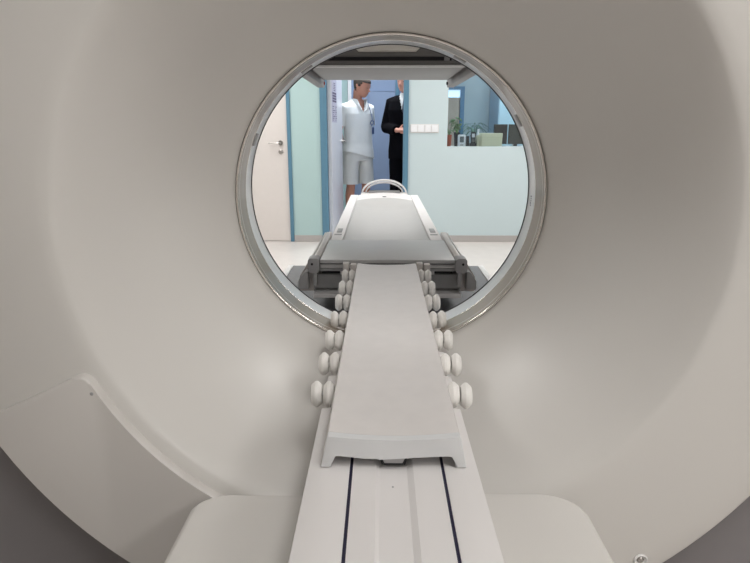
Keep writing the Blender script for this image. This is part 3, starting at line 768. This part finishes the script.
for e in (-1, 1):
    q = [(e*.012, -.128, 1.37), (e*.066, -.095, 1.50), (e*.085, -.02, 1.515), (e*.088, -.04, 1.47), (e*.07, -.118, 1.43), (e*.035, -.138, 1.385)]
    vs = [bm.verts.new(Vector(v)*s) for v in q]; bm.faces.new(vs)
o = obj('collar', bm, 'cloth', m1); o.modifiers.new('s', 'SOLIDIFY').thickness = .006
bm = NB()
loft(bm, [tuple(v*s for v in q) for q in [(.80, 0, .01, .19, .13), (.88, 0, .012, .19, .135), (.98, 0, .01, .165, .12)]], 24, 2.3)
for e in (-1, 1): tube(bm, [tuple(v*s for v in q) for q in ((e*.09, .01, .93), (e*.098, .01, .8), (e*.108, .006, .66), (e*.112, .004, .50))], [(.09*s, .11*s), (.096*s, .115*s), (.098*s, .10*s), (.10*s, .098*s)], 20)
fused('shorts', bm, 'cloth2', m1, .009, 3, lambda c: c.z < .524*s)
for e in (-1, 1):
    bm = NB(); tube(bm, [(e*.12*s, .085, .03), (e*.122*s, .03, .045), (e*.13*s, -.06, .045), (e*.14*s, -.15, .03), (e*.142*s, -.185, .025)], [(.03, .028), (.045, .045), (.052, .042), (.048, .03), (.03, .02)], 16)
    obj('clog', bm, 'clog', m1, smooth=True)
bm = NB(); tube(bm, [(.075, -.11, 1.46*s), (.105, -.145, 1.36), (.115, -.148, 1.29)], .004, 8)
tube(bm, [(.10, -.148, 1.30), (.085, -.15, 1.27), (.10, -.152, 1.24), (.125, -.15, 1.26), (.13, -.15, 1.29), (.115, -.15, 1.30)], .006, 8)
ly = obj('lanyard', bm, 'lanyard', m1, smooth=True)
obj('badge', box(NB(), .105, .135, -.156, -.150, 1.14, 1.22, .002), 'lanyard', ly)
# man in black suit, mostly behind the right jamb
c2 = dict(h=1.88, skin='skin2', hair='hair2', yaw=R(-24), nod=R(6), curl=.6,
          arms={-1: ((-.175, .02, 1.43), (-.235, .03, 1.15), (-.07, -.19, 1.12)), 1: ((.175, .02, 1.43), (.215, .03, 1.15), (.08, -.19, 1.11))},
          hdir={-1: (.95, -.15, .05), 1: (-.95, -.1, .1)}, thumb={-1: (0, 0, 1), 1: (0, 0, 1)})
m2, s = make_person('man in black suit half hidden behind the right doorway jamb', (.30, 7.3, 0), R(-8), c2)
bm = NB()
loft(bm, [tuple(v*s for v in q) for q in [(.80, 0, .012, .20, .14), (.90, 0, .012, .20, .14), (1.0, 0, .01, .19, .13), (1.12, 0, .0, .185, .125), (1.24, 0, -.002, .195, .13), (1.34, 0, 0, .205, .135), (1.44, 0, .005, .195, .11), (1.49, 0, .01, .13, .085), (1.515, 0, .01, .08, .07)]], 32, 2.3)
for e in (-1, 1): cloth_sleeve(bm, *c2['arms'][e], s, 1.9, .064, .055)
fused('jacket', bm, 'suit', m2, .009, 3, lambda c: (c.z/s > 1.22 and c.y < 0 and abs(c.x) < (c.z/s-1.22)*.27) or c.z/s > 1.51)
bm = NB()
loft(bm, [tuple(v*s for v in q) for q in [(1.1, 0, 0, .15, .108), (1.24, 0, -.002, .165, .117), (1.34, 0, 0, .175, .12), (1.42, 0, .005, .165, .10), (1.47, 0, .01, .11, .08), (1.50, 0, .005, .07, .068), (1.535, 0, .0, .067, .068)]], 32, 2.3)
fused('dress_shirt', bm, 'cloth', m2, .009, 2, lambda c: c.z/s > 1.53)
bm = NB(); tube(bm, [(0, -.085*s, 1.50*s), (0, -.105*s, 1.46*s), (0, -.122*s, 1.38*s), (0, -.125*s, 1.2*s)], [(.012, .01), (.02, .008), (.03, .006), (.035, .005)], 10); obj('tie', bm, 'navy', m2, smooth=True)
bm = NB(); loft(bm, [tuple(v*s for v in q) for q in [(.80, 0, .01, .17, .12), (.88, 0, .012, .178, .125), (1.0, 0, .01, .165, .115)]], 24, 2.3)
for e in (-1, 1): tube(bm, [tuple(v*s for v in q) for q in ((e*.09, .01, .93), (e*.1, .005, .75), (e*.108, .0, .5), (e*.116, .02, .3), (e*.12, .025, .08))], [(.088*s, .10*s), (.092*s, .095*s), (.073*s, .075*s), (.066*s, .068*s), (.062*s, .066*s)], 20)
fused('trousers', bm, 'suit', m2, .009, 3)
for e in (-1, 1):
    bm = NB(); tube(bm, [(e*.12*s, .09, .035), (e*.122*s, .04, .05), (e*.13*s, -.05, .05), (e*.14*s, -.15, .035), (e*.145*s, -.2, .02)], [(.03, .03), (.045, .05), (.05, .048), (.047, .032), (.028, .018)], 16)
    obj('shoe', bm, 'shoe', m2, smooth=True)

# ------------------------------------------------------------------ lights
def ceiling_light(x, y, w, d, power, label, col=(1, .985, .97)):
    t = thing('ceiling_light', label, 'ceiling light', (x, y, H))
    obj('frame', box(NB(), -w/2-.02, w/2+.02, -d/2-.02, d/2+.02, -.03, 0, .004), 'switch', t)
    obj('diffuser', box(NB(), -w/2, w/2, -d/2, d/2, -.034, -.0295), 'lamp', t)
    l = bpy.data.lights.new('panel_lamp', 'AREA'); l.shape = 'RECTANGLE'; l.size = w; l.size_y = d; l.energy = power; l.color = col
    o = bpy.data.objects.new('panel_lamp', l); C.objects.link(o); o.location = (x, y, H-.04)
for i, (x, y, p) in enumerate(((.5, -.15, 11.5), (2.4, -1.7, 23), (-1.5, 3.4, 24), (1.5, 3.4, 24), (-1.5, 5.2, 20), (1.5, 5.2, 20))):
    ceiling_light(x, y, .6, 1.2, p, ('square ceiling light panel ' + ('nearest the gantry funnel' if y > -1 and y < 0 else 'over the back corner' if y < 0 else 'over the far table end' if y < 4 else 'near the mint wall') + (', left side' if x < 0 else ', right side')))
ceiling_light(-.1, 7.3, .6, .6, 36, 'ceiling light panel in the corridor behind the doorway', (.95, .97, 1))
ceiling_light(1.6, 7.0, .6, .6, 36, 'ceiling light panel in the control room', (.85, .94, 1))

w = bpy.data.worlds.new('world'); w.use_nodes = True; scene.world = w
w.node_tree.nodes['Background'].inputs['Color'].default_value = (.68, .68, .68, 1)
w.node_tree.nodes['Background'].inputs['Strength'].default_value = .15

# ------------------------------------------------------------------ camera
cam = bpy.data.cameras.new('camera'); co = bpy.data.objects.new('camera', cam); C.objects.link(co)
cam.sensor_fit = 'HORIZONTAL'; cam.sensor_width = 36; cam.lens = 36*580/750; cam.clip_start = .02; cam.clip_end = 60
pitch = math.atan(152.5/580); yaw = math.atan(6/math.hypot(580, 152.5))
co.location = (0, 0, 1.2); co.rotation_euler = (PI/2-pitch, 0, yaw)
scene.camera = co
vs = scene.view_settings
vs.view_transform = 'Standard'; vs.look = 'None'; vs.gamma = 1; vs.use_curve_mapping = False; vs.exposure = 0
